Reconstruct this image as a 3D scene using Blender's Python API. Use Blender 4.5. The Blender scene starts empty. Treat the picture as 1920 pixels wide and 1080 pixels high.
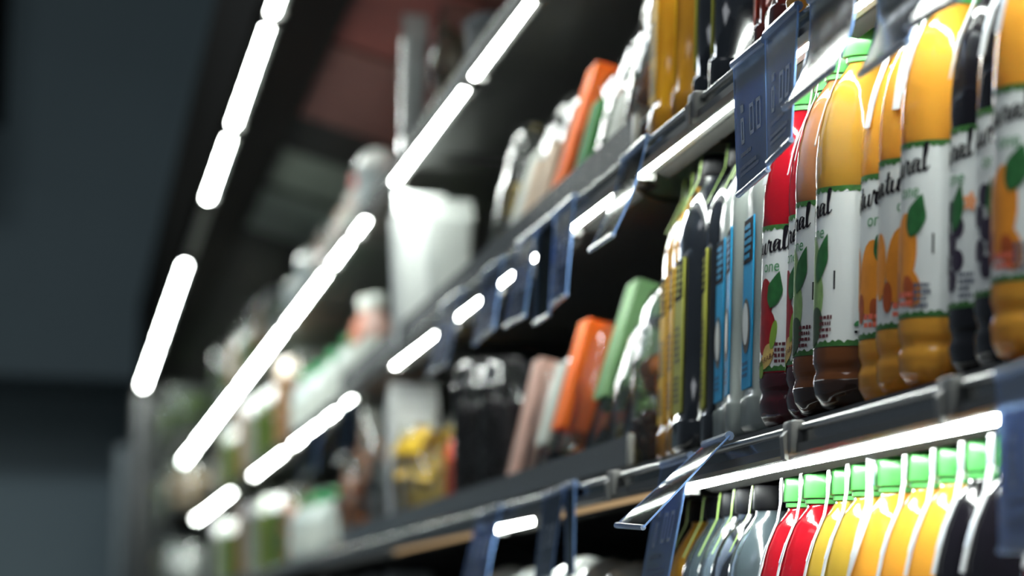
import bpy, bmesh, math, random
from mathutils import Vector, Matrix
random.seed(7)
PI = math.pi
C = bpy.context.scene.collection
SC = bpy.context.scene

# ------------------------------------------------------------------ camera, world, lights, exposure
FPX = 6300.0                       # focal length in pixels of a 1920 px wide frame
CAMZ = 1.05                        # the lens is held at about chest height in the aisle
Yc = Vector(((112 - 960) / FPX, -(1173 - 540) / FPX, -1.0)).normalized()     # the aisle direction, in camera axes
Zc = Vector((0.042, 1.0, 0.0)); Zc = (Zc - Yc * Zc.dot(Yc)).normalized()     # up, in camera axes (slight roll)
Xc = Yc.cross(Zc)
cam_data = bpy.data.cameras.new('camera')
cam_data.sensor_width = 36.0
cam_data.lens = FPX / 1920 * 36
cam_data.clip_start = 0.05; cam_data.clip_end = 100
cam_data.dof.use_dof = True
cam_data.dof.focus_distance = 2.86
cam_data.dof.aperture_fstop = 4.9
cam = bpy.data.objects.new('camera', cam_data); C.objects.link(cam)
cam.matrix_world = Matrix((
    (Xc.x, Xc.y, Xc.z, 0), (Yc.x, Yc.y, Yc.z, 0), (Zc.x, Zc.y, Zc.z, CAMZ), (0, 0, 0, 1)))
SC.camera = cam

world = bpy.data.worlds.new('world'); SC.world = world; world.use_nodes = True
wb = world.node_tree.nodes['Background']
wb.inputs[0].default_value = (0.55, 0.68, 0.8, 1); wb.inputs[1].default_value = 0.13

def area(name, loc, size, size_y, energy, color, rot=(0, 0, 0)):
    l = bpy.data.lights.new(name, 'AREA'); l.shape = 'RECTANGLE'
    l.size = size; l.size_y = size_y; l.energy = energy; l.color = color
    o = bpy.data.objects.new(name, l); C.objects.link(o); o.location = loc; o.rotation_euler = rot
    return o
area('aisle_ceiling_lamp', (-1.5, 9.0, 4.2), 0.6, 6.0, 150, (0.86, 0.94, 1.0))  # unseen fill light, added to brighten the far goods
area('far_ceiling_lamp', (-0.25, 12.0, 4.85), 1.2, 0.8, 130, (0.80, 0.93, 1.0), (math.radians(52), 0, 0))
area('near_ceiling_lamp', (-1.4, 1.6, 3.2), 1.2, 1.2, 14, (0.9, 0.95, 1.0))

SC.view_settings.view_transform = 'Standard'
SC.view_settings.look = 'None'
SC.view_settings.gamma = 1.0
SC.view_settings.use_curve_mapping = False
SC.view_settings.exposure = 0.0
LED = 78.0

# ------------------------------------------------------------------ geometry of the view
def Yat(px, X, Z):
    """distance along the aisle at which the line (X, Z above the lens) crosses image column px"""
    k = (px - 960) / FPX
    # (X*Xc+Y*Yc+Z*Zc).x = -k * (...).z ; vectors Xc.. are world axes in camera coords
    num = X * (Xc.x + k * Xc.z) + Z * (Zc.x + k * Zc.z)
    den = Yc.x + k * Yc.z
    return -num / den
def ray(px, py):
    c = Vector(((px - 960) / FPX, -(py - 540) / FPX, -1))
    return Vector((c.dot(Xc), c.dot(Yc), c.dot(Zc)))
def at(px, py, X=None, Y=None):
    d = ray(px, py)
    t = X / d.x if X is not None else Y / d.y
    return Vector((d.x * t, d.y * t, d.z * t + CAMZ))
def Xat(px, py, Y):
    d = ray(px, py); return d.x / d.y * Y

LEDX = 0.594
ZL = {1: 1.26, 2: 0.852, 3: 0.496, 4: 0.1485, 5: -0.20}      # light strips, relative to the lens
S = {2: 0.884 + CAMZ, 3: 0.540 + CAMZ, 4: 0.191 + CAMZ, 5: -0.164 + CAMZ}   # shelf surfaces, world z
RZ = {2: 0.868 + CAMZ, 3: 0.5115 + CAMZ, 4: 0.1755 + CAMZ, 5: -0.177 + CAMZ}   # tops of the price rails
RAILX = 0.575

# ------------------------------------------------------------------ materials
MATS = {}
def mat(name, color=(0.5, 0.5, 0.5), rough=0.5, metal=0.0, coat=0.0, sss=0.0, noise=0.0, nscale=20.0, bump=0.0, spec=0.5):
    if name in MATS: return MATS[name]
    m = bpy.data.materials.new(name); m.use_nodes = True
    nt = m.node_tree; p = nt.nodes['Principled BSDF']
    p.inputs['Base Color'].default_value = (*color, 1)
    p.inputs['Roughness'].default_value = rough
    p.inputs['Metallic'].default_value = metal
    p.inputs['Coat Weight'].default_value = coat
    p.inputs['Coat Roughness'].default_value = 0.05
    p.inputs['Specular IOR Level'].default_value = spec
    if sss:
        p.inputs['Subsurface Weight'].default_value = sss
        p.inputs['Subsurface Radius'].default_value = (0.03, 0.02, 0.01)
        p.inputs['Subsurface Scale'].default_value = 0.8
    if noise or bump:
        tc = nt.nodes.new('ShaderNodeTexCoord'); n = nt.nodes.new('ShaderNodeTexNoise')
        n.inputs['Scale'].default_value = nscale; n.inputs['Detail'].default_value = 3
        nt.links.new(tc.outputs['Object'], n.inputs['Vector'])
        if noise:
            mx = nt.nodes.new('ShaderNodeMix'); mx.data_type = 'RGBA'
            mx.inputs[6].default_value = (*[c * (1 - noise) for c in color], 1)
            mx.inputs[7].default_value = (*[min(1, c * (1 + noise)) for c in color], 1)
            nt.links.new(n.outputs['Fac'], mx.inputs[0]); nt.links.new(mx.outputs[2], p.inputs['Base Color'])
        if bump:
            b = nt.nodes.new('ShaderNodeBump'); b.inputs['Strength'].default_value = bump; b.inputs['Distance'].default_value = 0.004
            nt.links.new(n.outputs['Fac'], b.inputs['Height']); nt.links.new(b.outputs[0], p.inputs['Normal'])
    MATS[name] = m; return m
def juice(name, color, trans=0.45, rough=0.12, coat=0.6):
    """cloudy drink in a clear bottle: glossy skin over a body that lets light through"""
    if name in MATS: return MATS[name]
    m = mat(name, color, rough, coat=coat)
    nt = m.node_tree; p = nt.nodes['Principled BSDF']; out = nt.nodes['Material Output']
    t = nt.nodes.new('ShaderNodeBsdfTranslucent'); t.inputs[0].default_value = (*color, 1)
    mx = nt.nodes.new('ShaderNodeMixShader'); mx.inputs[0].default_value = trans
    nt.links.new(p.outputs[0], mx.inputs[1]); nt.links.new(t.outputs[0], mx.inputs[2]); nt.links.new(mx.outputs[0], out.inputs[0])
    return m
def clear(name, tint=(0.9, 0.93, 0.95), haze=0.15, hazecol=(0.7, 0.75, 0.8), rough=0.08, thru=0.0, crinkle=0.0, cscale=60):
    """thin clear plastic: tinted see-through sheet with gloss and a little haze"""
    if name in MATS: return MATS[name]
    m = bpy.data.materials.new(name); m.use_nodes = True
    nt = m.node_tree; p = nt.nodes['Principled BSDF']; out = nt.nodes['Material Output']
    p.inputs['Base Color'].default_value = (*hazecol, 1); p.inputs['Roughness'].default_value = rough
    p.inputs['Coat Weight'].default_value = 1.0; p.inputs['Coat Roughness'].default_value = 0.04
    tr = nt.nodes.new('ShaderNodeBsdfTransparent'); tr.inputs[0].default_value = (*tint, 1)
    gl = nt.nodes.new('ShaderNodeBsdfGlossy'); gl.inputs['Roughness'].default_value = rough
    fr = nt.nodes.new('ShaderNodeFresnel'); fr.inputs['IOR'].default_value = 1.45
    m1 = nt.nodes.new('ShaderNodeMixShader'); m1.inputs[0].default_value = haze
    m2 = nt.nodes.new('ShaderNodeMixShader')
    if crinkle:
        tc = nt.nodes.new('ShaderNodeTexCoord'); n = nt.nodes.new('ShaderNodeTexNoise'); n.inputs['Scale'].default_value = cscale
        b = nt.nodes.new('ShaderNodeBump'); b.inputs['Strength'].default_value = crinkle; b.inputs['Distance'].default_value = 0.006
        nt.links.new(tc.outputs['Object'], n.inputs['Vector']); nt.links.new(n.outputs['Fac'], b.inputs['Height'])
        for q in (p, gl, fr): nt.links.new(b.outputs[0], q.inputs['Normal'])
    body = p.outputs[0]
    if thru:
        tl = nt.nodes.new('ShaderNodeBsdfTranslucent'); tl.inputs[0].default_value = (*hazecol, 1)
        m3 = nt.nodes.new('ShaderNodeMixShader'); m3.inputs[0].default_value = thru
        nt.links.new(p.outputs[0], m3.inputs[1]); nt.links.new(tl.outputs[0], m3.inputs[2]); body = m3.outputs[0]
    nt.links.new(tr.outputs[0], m1.inputs[1]); nt.links.new(body, m1.inputs[2])
    nt.links.new(fr.outputs[0], m2.inputs[0]); nt.links.new(m1.outputs[0], m2.inputs[1]); nt.links.new(gl.outputs[0], m2.inputs[2])
    nt.links.new(m2.outputs[0], out.inputs[0])
    MATS[name] = m; return m
def emit(name, color, strength):
    if name in MATS: return MATS[name]
    m = bpy.data.materials.new(name); m.use_nodes = True
    nt = m.node_tree; nt.nodes.remove(nt.nodes['Principled BSDF'])
    e = nt.nodes.new('ShaderNodeEmission'); e.inputs[0].default_value = (*color, 1); e.inputs[1].default_value = strength
    nt.links.new(e.outputs[0], nt.nodes['Material Output'].inputs[0])
    MATS[name] = m; return m

# ------------------------------------------------------------------ mesh helpers
class MB:
    def __init__(self): self.v = []; self.f = []
    def add(self, vs, fs):
        n = len(self.v); self.v += [tuple(p) for p in vs]; self.f += [tuple(i + n for i in f) for f in fs]; return self
    def box(self, x0, x1, y0, y1, z0, z1):
        return self.add([(x, y, z) for x in (x0, x1) for y in (y0, y1) for z in (z0, z1)],
                        [(0, 1, 3, 2), (4, 6, 7, 5), (0, 4, 5, 1), (2, 3, 7, 6), (0, 2, 6, 4), (1, 5, 7, 3)])
    def rbox(self, x0, x1, y0, y1, z0, z1, r=0.004, seg=2):
        bm = bmesh.new(); bmesh.ops.create_cube(bm, size=1)
        for v in bm.verts:
            v.co = Vector(((x0 + x1) / 2 + v.co.x * (x1 - x0), (y0 + y1) / 2 + v.co.y * (y1 - y0), (z0 + z1) / 2 + v.co.z * (z1 - z0)))
        bmesh.ops.bevel(bm, geom=list(bm.edges), offset=r, segments=seg, affect='EDGES', profile=0.5)
        bm.verts.index_update()
        self.add([v.co[:] for v in bm.verts], [[v.index for v in f.verts] for f in bm.faces]); bm.free(); return self
    def loft(self, rings, seg=32, cap0=True, cap1=True, wob=None):
        """rings of (z, rx, ry, n) superellipses, optional cx, cy"""
        n0 = len(self.v); vs = []
        for k, rg in enumerate(rings):
            z, rx, ry, n = rg[:4]; cx = rg[4] if len(rg) > 4 else 0; cy = rg[5] if len(rg) > 5 else 0
            for i in range(seg):
                t = 2 * PI * i / seg; c, s = math.cos(t), math.sin(t)
                q = (abs(c) ** n + abs(s) ** n) ** (-1 / n)
                w = wob(t, z) if wob else 1.0
                vs.append((cx + rx * c * q * w, cy + ry * s * q * w, z))
        fs = []
        for k in range(len(rings) - 1):
            for i in range(seg):
                j = (i + 1) % seg
                fs.append((k * seg + i, k * seg + j, (k + 1) * seg + j, (k + 1) * seg + i))
        if cap0: fs.append(tuple(range(seg - 1, -1, -1)))
        if cap1: fs.append(tuple((len(rings) - 1) * seg + i for i in range(seg)))
        return self.add(vs, fs)
    def lathe(self, prof, seg=32, **k): return self.loft([(z, r, r, 2) for r, z in prof], seg, **k)
    def extrude(self, prof, y0, y1):
        """closed profile of (x, z) pulled along y"""
        n = len(prof)
        return self.add([(x, y0, z) for x, z in prof] + [(x, y1, z) for x, z in prof],
                        [tuple(range(n)), tuple(range(2 * n - 1, n - 1, -1))] + [((i + 1) % n, i, n + i, n + (i + 1) % n) for i in range(n)])
    def tube(self, pts, r, seg=8):
        pts = [Vector(p) for p in pts]; vs = []
        for i, p in enumerate(pts):
            d = (pts[min(i + 1, len(pts) - 1)] - pts[max(i - 1, 0)]).normalized()
            a = d.orthogonal().normalized() if i == 0 else (a - d * a.dot(d)).normalized()
            b = d.cross(a); rr = r[i] if isinstance(r, (list, tuple)) else r
            vs += [p + (a * math.cos(2 * PI * k / seg) + b * math.sin(2 * PI * k / seg)) * rr for k in range(seg)]
        fs = [(i * seg + k, i * seg + (k + 1) % seg, (i + 1) * seg + (k + 1) % seg, (i + 1) * seg + k) for i in range(len(pts) - 1) for k in range(seg)]
        fs += [tuple(range(seg - 1, -1, -1)), tuple((len(pts) - 1) * seg + k for k in range(seg))]
        return self.add(vs, fs)
    def ball(self, c, r, sy=1.0, sz=1.0, seg=10, rg=6):
        vs = []; fs = []
        for j in range(rg + 1):
            t = PI * j / rg
            for i in range(seg):
                a = 2 * PI * i / seg
                vs.append((c[0] + r * math.sin(t) * math.cos(a), c[1] + r * sy * math.sin(t) * math.sin(a), c[2] - r * sz * math.cos(t)))
        for j in range(rg):
            for i in range(seg):
                k = (i + 1) % seg; fs.append((j * seg + i, j * seg + k, (j + 1) * seg + k, (j + 1) * seg + i))
        return self.add(vs, fs)
    def sheet(self, corners, nu=6, nv=8, th=0.0012, bulge=0.0):
        """thick bent sheet from 4 corners: top-left, top-right, bottom-right, bottom-left"""
        a, b, c, d = [Vector(p) for p in corners]
        nrm = (b - a).cross(d - a).normalized()
        top = []; bot = []
        for j in range(nv + 1):
            for i in range(nu + 1):
                u, v = i / nu, j / nv
                p = (a * (1 - u) + b * u) * (1 - v) + (d * (1 - u) + c * u) * v + nrm * bulge * math.sin(PI * v)
                top.append(p + nrm * th / 2); bot.append(p - nrm * th / 2)
        w = nu + 1; N = len(top); fs = []
        for j in range(nv):
            for i in range(nu):
                q = j * w + i
                fs.append((q, q + 1, q + w + 1, q + w)); fs.append((N + q, N + q + w, N + q + w + 1, N + q + 1))
        rim = [i for i in range(w)] + [j * w + nu for j in range(1, nv + 1)] + [nv * w + i for i in range(nu - 1, -1, -1)] + [j * w for j in range(nv - 1, 0, -1)]
        for k in range(len(rim)):
            p, q = rim[k], rim[(k + 1) % len(rim)]; fs.append((q, p, N + p, N + q))
        return self.add(top + bot, fs)
    def xform(self, M): self.v = [tuple(M @ Vector(p)) for p in self.v]; return self
    def build(self, name, m, parent=None, smooth=True, sharp=40):
        me = bpy.data.meshes.new(name); me.from_pydata(self.v, [], self.f); me.update()
        bm = bmesh.new(); bm.from_mesh(me)
        bmesh.ops.recalc_face_normals(bm, faces=bm.faces)
        for f in bm.faces: f.smooth = smooth
        if smooth:
            for e in bm.edges:
                if len(e.link_faces) == 2 and e.calc_face_angle(0) > math.radians(sharp): e.smooth = False
        bm.to_mesh(me); bm.free()
        me.materials.append(m)
        o = bpy.data.objects.new(name, me); C.objects.link(o)
        if parent: o.parent = parent
        return o
def tagit(o, label, cat, group=None, kind=None):
    o['label'] = label; o['category'] = cat
    if group: o['group'] = group
    if kind: o['kind'] = kind
    return o
def thing(name, loc=(0, 0, 0), label=None, cat=None, group=None, rot=(0, 0, 0)):
    o = bpy.data.objects.new(name, None); C.objects.link(o); o.location = loc; o.rotation_euler = rot
    o.empty_display_size = 0.02
    if label: tagit(o, label, cat, group)
    return o
def struct(o): o['kind'] = 'structure'; return o
def copy_tree(o, parent=None):
    c = o.copy(); C.objects.link(c)
    if parent: c.parent = parent
    for ch in list(o.children): copy_tree(ch, c)
    return c
PROTO_USED = set()
def instance(proto, loc, label, rot=(0, 0, 0), group=None):
    if proto.name not in PROTO_USED: PROTO_USED.add(proto.name); o = proto
    else: o = copy_tree(proto)
    o.location = loc; o.rotation_euler = rot; o['label'] = label
    if group: o['group'] = group
    return o

# text and drawn marks: flat (u, v) shapes mapped on to a surface
_txt = {}
def text2d(body, size, shear=0.0, bold=0.0):
    key = (body, size, shear, bold)
    if key in _txt: return _txt[key]
    cu = bpy.data.curves.new('lettering', 'FONT'); cu.body = body; cu.size = size; cu.shear = shear; cu.offset = bold
    cu.align_x = 'CENTER'; cu.align_y = 'CENTER'; cu.resolution_u = 3
    o = bpy.data.objects.new('lettering', cu); C.objects.link(o)
    dg = bpy.context.evaluated_depsgraph_get(); me = o.evaluated_get(dg).to_mesh()
    r = ([(v.co.x, v.co.y) for v in me.vertices], [tuple(p.vertices) for p in me.polygons])
    o.evaluated_get(dg).to_mesh_clear(); bpy.data.objects.remove(o); bpy.data.curves.remove(cu)
    _txt[key] = r; return r
def ellipse2d(cx, cy, rx, ry, rot=0, n=20, jag=0.0):
    vs = []; fs = []; R = 4; c, s = math.cos(rot), math.sin(rot)
    vs.append((cx, cy))
    for k in range(1, R + 1):
        for i in range(n):
            t = 2 * PI * i / n; j = 1 + jag * math.sin(5 * t + 1)
            x, y = rx * k / R * math.cos(t) * j, ry * k / R * math.sin(t) * j
            vs.append((cx + x * c - y * s, cy + x * s + y * c))
    for i in range(n): fs.append((0, 1 + i, 1 + (i + 1) % n))
    for k in range(R - 1):
        for i in range(n):
            a = 1 + k * n; j = (i + 1) % n; fs.append((a + i, a + n + i, a + n + j, a + j))
    return vs, fs
def leaf2d(cx, cy, L, W, rot=0, n=14):
    vs = []; fs = []; c, s = math.cos(rot), math.sin(rot)
    for i in range(n + 1):
        t = i / n; w = W * math.sin(PI * t ** 0.8) / 2 * (1 + 0.05 * math.sin(14 * t))
        for q in (-w, -w / 3, w / 3, w):
            x, y = (t - 0.5) * L, q; vs.append((cx + x * c - y * s, cy + x * s + y * c))
    for i in range(n):
        for k in range(3): a = i * 4 + k; fs.append((a, a + 1, a + 5, a + 4))
    return vs, fs
def stroke2d(pts, w0, w1):
    """brush stroke along a smoothed path; thick on the down strokes"""
    P = [pts[0]] + list(pts) + [pts[-1]]; out = []
    for i in range(1, len(P) - 2):
        for k in range(5):
            t = k / 5; p0, p1, p2, p3 = P[i - 1:i + 3]
            out.append(tuple(0.5 * ((2 * p1[d]) + (-p0[d] + p2[d]) * t + (2 * p0[d] - 5 * p1[d] + 4 * p2[d] - p3[d]) * t * t + (-p0[d] + 3 * p1[d] - 3 * p2[d] + p3[d]) * t ** 3) for d in (0, 1)))
    out.append(pts[-1]); vs = []; fs = []
    for i, p in enumerate(out):
        a, b = out[max(i - 1, 0)], out[min(i + 1, len(out) - 1)]
        dx, dy = b[0] - a[0], b[1] - a[1]; L = math.hypot(dx, dy) or 1
        w = w0 + (w1 - w0) * max(0, -dy / L); nx, ny = -dy / L * w / 2, dx / L * w / 2
        vs += [(p[0] + nx, p[1] + ny), (p[0] - nx, p[1] - ny)]
    for i in range(len(out) - 1): fs.append((2 * i, 2 * i + 1, 2 * i + 3, 2 * i + 2))
    return vs, fs
def script_word():
    a1 = [(.75, .1), (1.0, .5), (1.25, .92), (1.0, 1), (.8, .5), (.9, .05), (1.1, .2), (1.3, .95), (1.24, .3), (1.35, 0), (1.5, .15)]
    pts = [(0, .85), (.15, 1), (.2, .7), (.1, 0), (.2, .5), (.4, .95), (.55, .9), (.52, .2), (.62, 0)] + a1
    t = [(1.5, .15), (1.7, .8), (1.87, 1.7), (1.75, .5), (1.82, .02), (2.0, .15), (2.2, 1), (2.13, .3), (2.3, 0), (2.5, .35), (2.67, 1), (2.6, .2), (2.75, 0), (2.9, .2)]
    r = [(2.9, .2), (3.05, 1.15), (3.15, .9), (3.32, .95), (3.25, .3), (3.38, 0), (3.55, .15)]
    l = [(4.3, .15), (4.55, 1.1), (4.68, 2.0), (4.5, 1.9), (4.42, .4), (4.52, 0), (4.75, .3)]
    S1 = pts + t[1:] + r[1:] + [(x + 2.8, y) for x, y in a1[1:]] + l[1:]
    vs, fs = [], []
    for q in (S1, [(1.5, 1.05), (1.8, 1.15), (2.15, 1.15)]):
        v, f = stroke2d(q, 0.10, 0.24); n = len(vs); vs += v; fs += [tuple(i + n for i in g) for g in f]
    return vs, fs
WORD = script_word()
def place2d(shape, dx=0, dy=0, sx=1, sy=1, slope=0):
    return [(x * sx + dx, y * sy + dy + slope * x * sx) for x, y in shape[0]], shape[1]
def on_cyl(mb, shape, R, phi0=PI):
    """u runs to the viewer's right as you face the label; phi0 is the outward direction of its centre"""
    return mb.add([(R * math.cos(phi0 + u / R), R * math.sin(phi0 + u / R), v) for u, v in shape[0]], shape[1])
def on_front(mb, shape, x):
    """flat print on a face looking at -x; u to the viewer's right is -y"""
    return mb.add([(x, -u, v) for u, v in shape[0]], shape[1])
def words2d(cx, cy, w, h, rows, rnd):
    """tiny print too small to read: rows of broken word shapes"""
    vs, fs = [], []
    lh = h / rows
    for k in range(rows):
        x = cx - w / 2; y = cy + h / 2 - (k + .5) * lh; e = cx + w / 2 - rnd.random() * w * .35
        while x < e:
            ww = min(lh * rnd.uniform(.35, .9), e - x + .0004); hh = lh * rnd.uniform(.5, .7)
            n = len(vs); vs += [(x, y - hh / 2), (x + ww, y - hh / 2), (x + ww, y + hh / 2), (x, y + hh / 2)]
            fs.append((n, n + 1, n + 2, n + 3)); x += ww + lh * .18
    return vs, fs

# ------------------------------------------------------------------ shared materials
M_STEEL = mat('dark_steel', (0.045, 0.045, 0.043), 0.42, 0.6, noise=0.15, nscale=40)
M_CHROME = mat('bright_steel', (0.55, 0.56, 0.55), 0.22, 1.0)
M_LIP = mat('grey_lip', (0.09, 0.09, 0.087), 0.35, 0.2)
M_GREYPL = mat('grey_plastic', (0.22, 0.22, 0.21), 0.45)
M_INNER = mat('case_lining', (0.007, 0.006, 0.005), 0.6, noise=0.3, nscale=5, spec=.15)
M_ALU = mat('aluminium', (0.45, 0.47, 0.45), 0.35, 0.9)
M_HOUSE = mat('strip_housing', (0.20, 0.20, 0.19), 0.4, 0.4)
M_LED = emit('led_white', (0.93, 1.0, 0.95), LED)
M_LEDDIM = emit('led_dim', (1.0, 0.68, 0.36), 0.42)
M_LEDOFF = mat('led_unlit', (0.35, 0.35, 0.33), 0.4)
M_CHANNEL = clear('clear_channel', (0.55, 0.56, 0.55), 0.35, (0.2, 0.2, 0.19), 0.15)
M_BLUEPL = clear('blue_clear_plastic', (0.66, 0.76, 0.92), 0.58, (0.56, 0.72, 1.0), 0.14, thru=.45)
M_MILKY = clear('milky_clear_plastic', (0.78, 0.83, 0.88), 0.42, (0.62, 0.68, 0.74), 0.12, thru=.55, crinkle=.14, cscale=14)
M_BLUEDGE = mat('blue_plastic_edge', (0.20, 0.36, 0.72), 0.2, coat=0.8)
M_PAPERBL = juice('price_paper', (0.66, 0.78, 0.98), .5, .6, 0)
M_PLAIN = clear('plain_clear_plastic', (0.78, 0.83, 0.90), 0.14, (0.34, 0.39, 0.46), 0.04, thru=.2)
M_INK = mat('black_ink', (0.012, 0.010, 0.014), 0.8, spec=.05)
M_FENCE = clear('smoky_acrylic', (0.72, 0.73, 0.72), 0.70, (0.56, 0.57, 0.55), 0.25, thru=.2)
M_WHITEPL = mat('white_paper', (0.80, 0.82, 0.80), 0.45, coat=0.2)

# ------------------------------------------------------------------ the setting
def plane_box(name, x0, x1, y0, y1, z0, z1, m):
    return struct(MB().box(x0, x1, y0, y1, z0, z1).build(name, m, smooth=False))
M_WALL = mat('blue_grey_wall', (0.24, 0.30, 0.32), 0.8, noise=0.06, nscale=2)
M_BULK = mat('blue_grey_bulkhead', (0.090, 0.117, 0.127), 0.8, noise=0.08, nscale=1.5)
plane_box('floor', -3.0, 2.4, -1.0, 21, -0.1, 0.0, mat('floor_tile', (0.16, 0.16, 0.155), 0.35, noise=0.2, nscale=3))
plane_box('ceiling', -3.0, 2.4, -1.0, 21, 5.0, 5.1, mat('ceiling_paint', (0.05, 0.05, 0.05), 0.9, noise=0.1))
plane_box('wall_far', -3.0, 2.4, 20.0, 20.1, 0, 5.0, M_WALL)
plane_box('wall_right', 1.45, 1.55, -1.0, 20.0, 0, 5.0, mat('side_wall', (0.05, 0.05, 0.05), 0.9, noise=0.1))
zb = at(120, 706, Y=18.6).z
plane_box('trim_1', -3.0, 1.44, 18.6, 19.98, zb, 4.99, M_BULK)
p = at(7, 222, Y=17.0)
plane_box('trim_2', -0.95, p.x, 17.0, 17.3, p.z, 4.99, mat('black_duct', (0.003, 0.003, 0.003), 0.9, spec=0))

# ------------------------------------------------------------------ the refrigerated case
YN, YF = 1.35, 17.75
case = thing('refrigerated_case', (0.8, YN, 0), 'long dark open refrigerated display case running down the right side of the aisle', 'display case')
def cbox(name, x0, x1, y0, y1, z0, z1, m, r=0):
    mb = MB()
    (mb.rbox(x0 - .8, x1 - .8, y0 - YN, y1 - YN, z0, z1, r) if r else mb.box(x0 - .8, x1 - .8, y0 - YN, y1 - YN, z0, z1))
    return mb.build(name, m, case, smooth=bool(r))
z1 = ZL[1] + CAMZ
cbox('back_panel', 1.16, 1.20, YN, YF, 0.35, z1 + .2, M_INNER)
cbox('base', 0.44, 1.20, YN, YF, 0.0, 0.40, mat('case_base', (0.03, 0.03, 0.03), 0.5))
cbox('canopy_front', 0.345, 0.362, YN, YF, z1 + .0, z1 + .42, mat('brown_black_fascia', (0.008, 0.0075, 0.006), 0.8, spec=.02))
cbox('canopy_soffit', 0.372, 0.53, YN, YF, z1 + .03, z1 + .05, mat('soffit_black', (0.012, 0.010, 0.008), 0.7, spec=.1))
cbox('canopy_roof', 0.372, 1.20, YN, YF, z1 + .40, z1 + .42, M_INNER)
MB().add([(0.53 - .8, 0, z1 + .05), (1.16 - .8, 0, z1 - .13), (1.16 - .8, YF - YN, z1 - .13), (0.53 - .8, YF - YN, z1 + .05),
          (0.53 - .8, 0, z1 + .06), (1.16 - .8, 0, z1 - .12), (1.16 - .8, YF - YN, z1 - .12), (0.53 - .8, YF - YN, z1 + .06)],
         [(0, 1, 2, 3), (7, 6, 5, 4), (0, 4, 5, 1), (2, 6, 7, 3), (0, 3, 7, 4), (1, 5, 6, 2)]).build(
    'sloping_lining', M_INNER, case, smooth=False)
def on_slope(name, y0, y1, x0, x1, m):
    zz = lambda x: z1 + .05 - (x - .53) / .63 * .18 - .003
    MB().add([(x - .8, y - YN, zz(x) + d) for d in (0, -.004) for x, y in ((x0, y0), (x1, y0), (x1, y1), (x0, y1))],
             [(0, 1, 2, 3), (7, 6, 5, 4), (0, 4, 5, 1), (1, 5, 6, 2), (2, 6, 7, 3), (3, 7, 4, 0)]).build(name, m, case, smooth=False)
for k, (ya, yb) in enumerate(((5.5, 6.4), (6.45, 7.3), (7.35, 8.4))):  # reflection of red goods under the canopy, painted as flat patches
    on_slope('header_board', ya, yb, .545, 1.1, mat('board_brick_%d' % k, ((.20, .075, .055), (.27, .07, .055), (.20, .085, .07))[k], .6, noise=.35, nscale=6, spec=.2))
for k, (ya, yb) in enumerate(((9.0, 9.7), (9.85, 10.8))):  # grey green part of the same painted reflection
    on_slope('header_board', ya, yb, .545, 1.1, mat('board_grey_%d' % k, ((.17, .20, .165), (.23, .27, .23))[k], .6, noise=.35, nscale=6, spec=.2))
cbox('end_panel', 0.375, 1.20, YF, YF + .05, 0.0, z1 + .42, mat('end_panel_grey', (0.06, 0.065, 0.06), 0.5))
cbox('corner_post', 0.335, 0.415, YF - .02, YF + .06, 0.0, z1 - .02, mat('post_grey', (0.035, 0.037, 0.035), 0.35, noise=0.1), 0.012)
tagit(MB().rbox(-.04, .04, -.04, .04, 0, 2.0, .012).build('bumper_post', mat('bumper_blue_grey', (0.055, 0.072, 0.08), 0.5)),
      'slim blue grey bumper post at the far end of the case', 'post').location = (0.29, YF + .1, 0)

# shelves: sections butt against each other along the run
JOINTS = [YN, 3.40, 6.05, 9.0, 12.0, 14.9, 17.7]
ORD = ['near', 'second', 'third', 'fourth', 'fifth', 'far']
ROWN = {2: 'top shelf', 3: 'second shelf from the top', 4: 'middle shelf', 5: 'lower shelf'}
for row in (2, 3, 4, 5):
    for k in range(6):
        y0, y1 = JOINTS[k] + .004, JOINTS[k + 1] - .004
        s = S[row]; L = y1 - y0; e = .13 if k == 5 else 0      # the last section is deeper
        t = thing('shelf', (0.85, y0, s), 'dark steel %s, %s section of the run' % (ROWN[row], ORD[k]), 'shelf', 'shelf sections of the case')
        MB().box(0.612 - .85 - e, 1.155 - .85, 0, L, -.012, 0).build('deck', M_STEEL, t, smooth=False)
        MB().extrude([(0.604 - .85 - e, -.004), (0.612 - .85 - e, -.004), (0.612 - .85 - e, -.022), (0.604 - .85 - e, -.022)], 0, L).build('front_edge', M_STEEL, t, smooth=False)
        for yb in (.03, L - .03):
            MB().add([(x - .85, yb + d, z) for d in (-.002, .002) for x, z in ((0.64, -.013), (1.155, -.013), (1.155, -.07), (1.0, -.05))],
                     [(0, 1, 2, 3), (7, 6, 5, 4), (0, 4, 5, 1), (1, 5, 6, 2), (2, 6, 7, 3), (3, 7, 4, 0)]).build('bracket', M_STEEL, t, smooth=False)
        # price rail clipped on the shelf front
        r = thing('price_rail', (RAILX - e, y0, RZ[row]), 'clear and grey price rail along the %s, %s section' % (ROWN[row], ORD[k]), 'price rail', 'price rails on the shelf fronts')
        MB().tube([(0, 0, -.003), (0, L, -.003)], .0030, 10).build('top_bead', M_CHROME, r)
        MB().box(.001, .0025, 0, L, -.019, -.005).build('channel', M_CHANNEL, r, smooth=False)
        MB().extrude([(-.004, -.016), (.0, -.016), (.002, -.019), (.006, -.019), (.006, -.0245), (.002, -.0255), (-.004, -.023)], 0, L).build('lower_lip', M_LIP, r, sharp=25)
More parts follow.
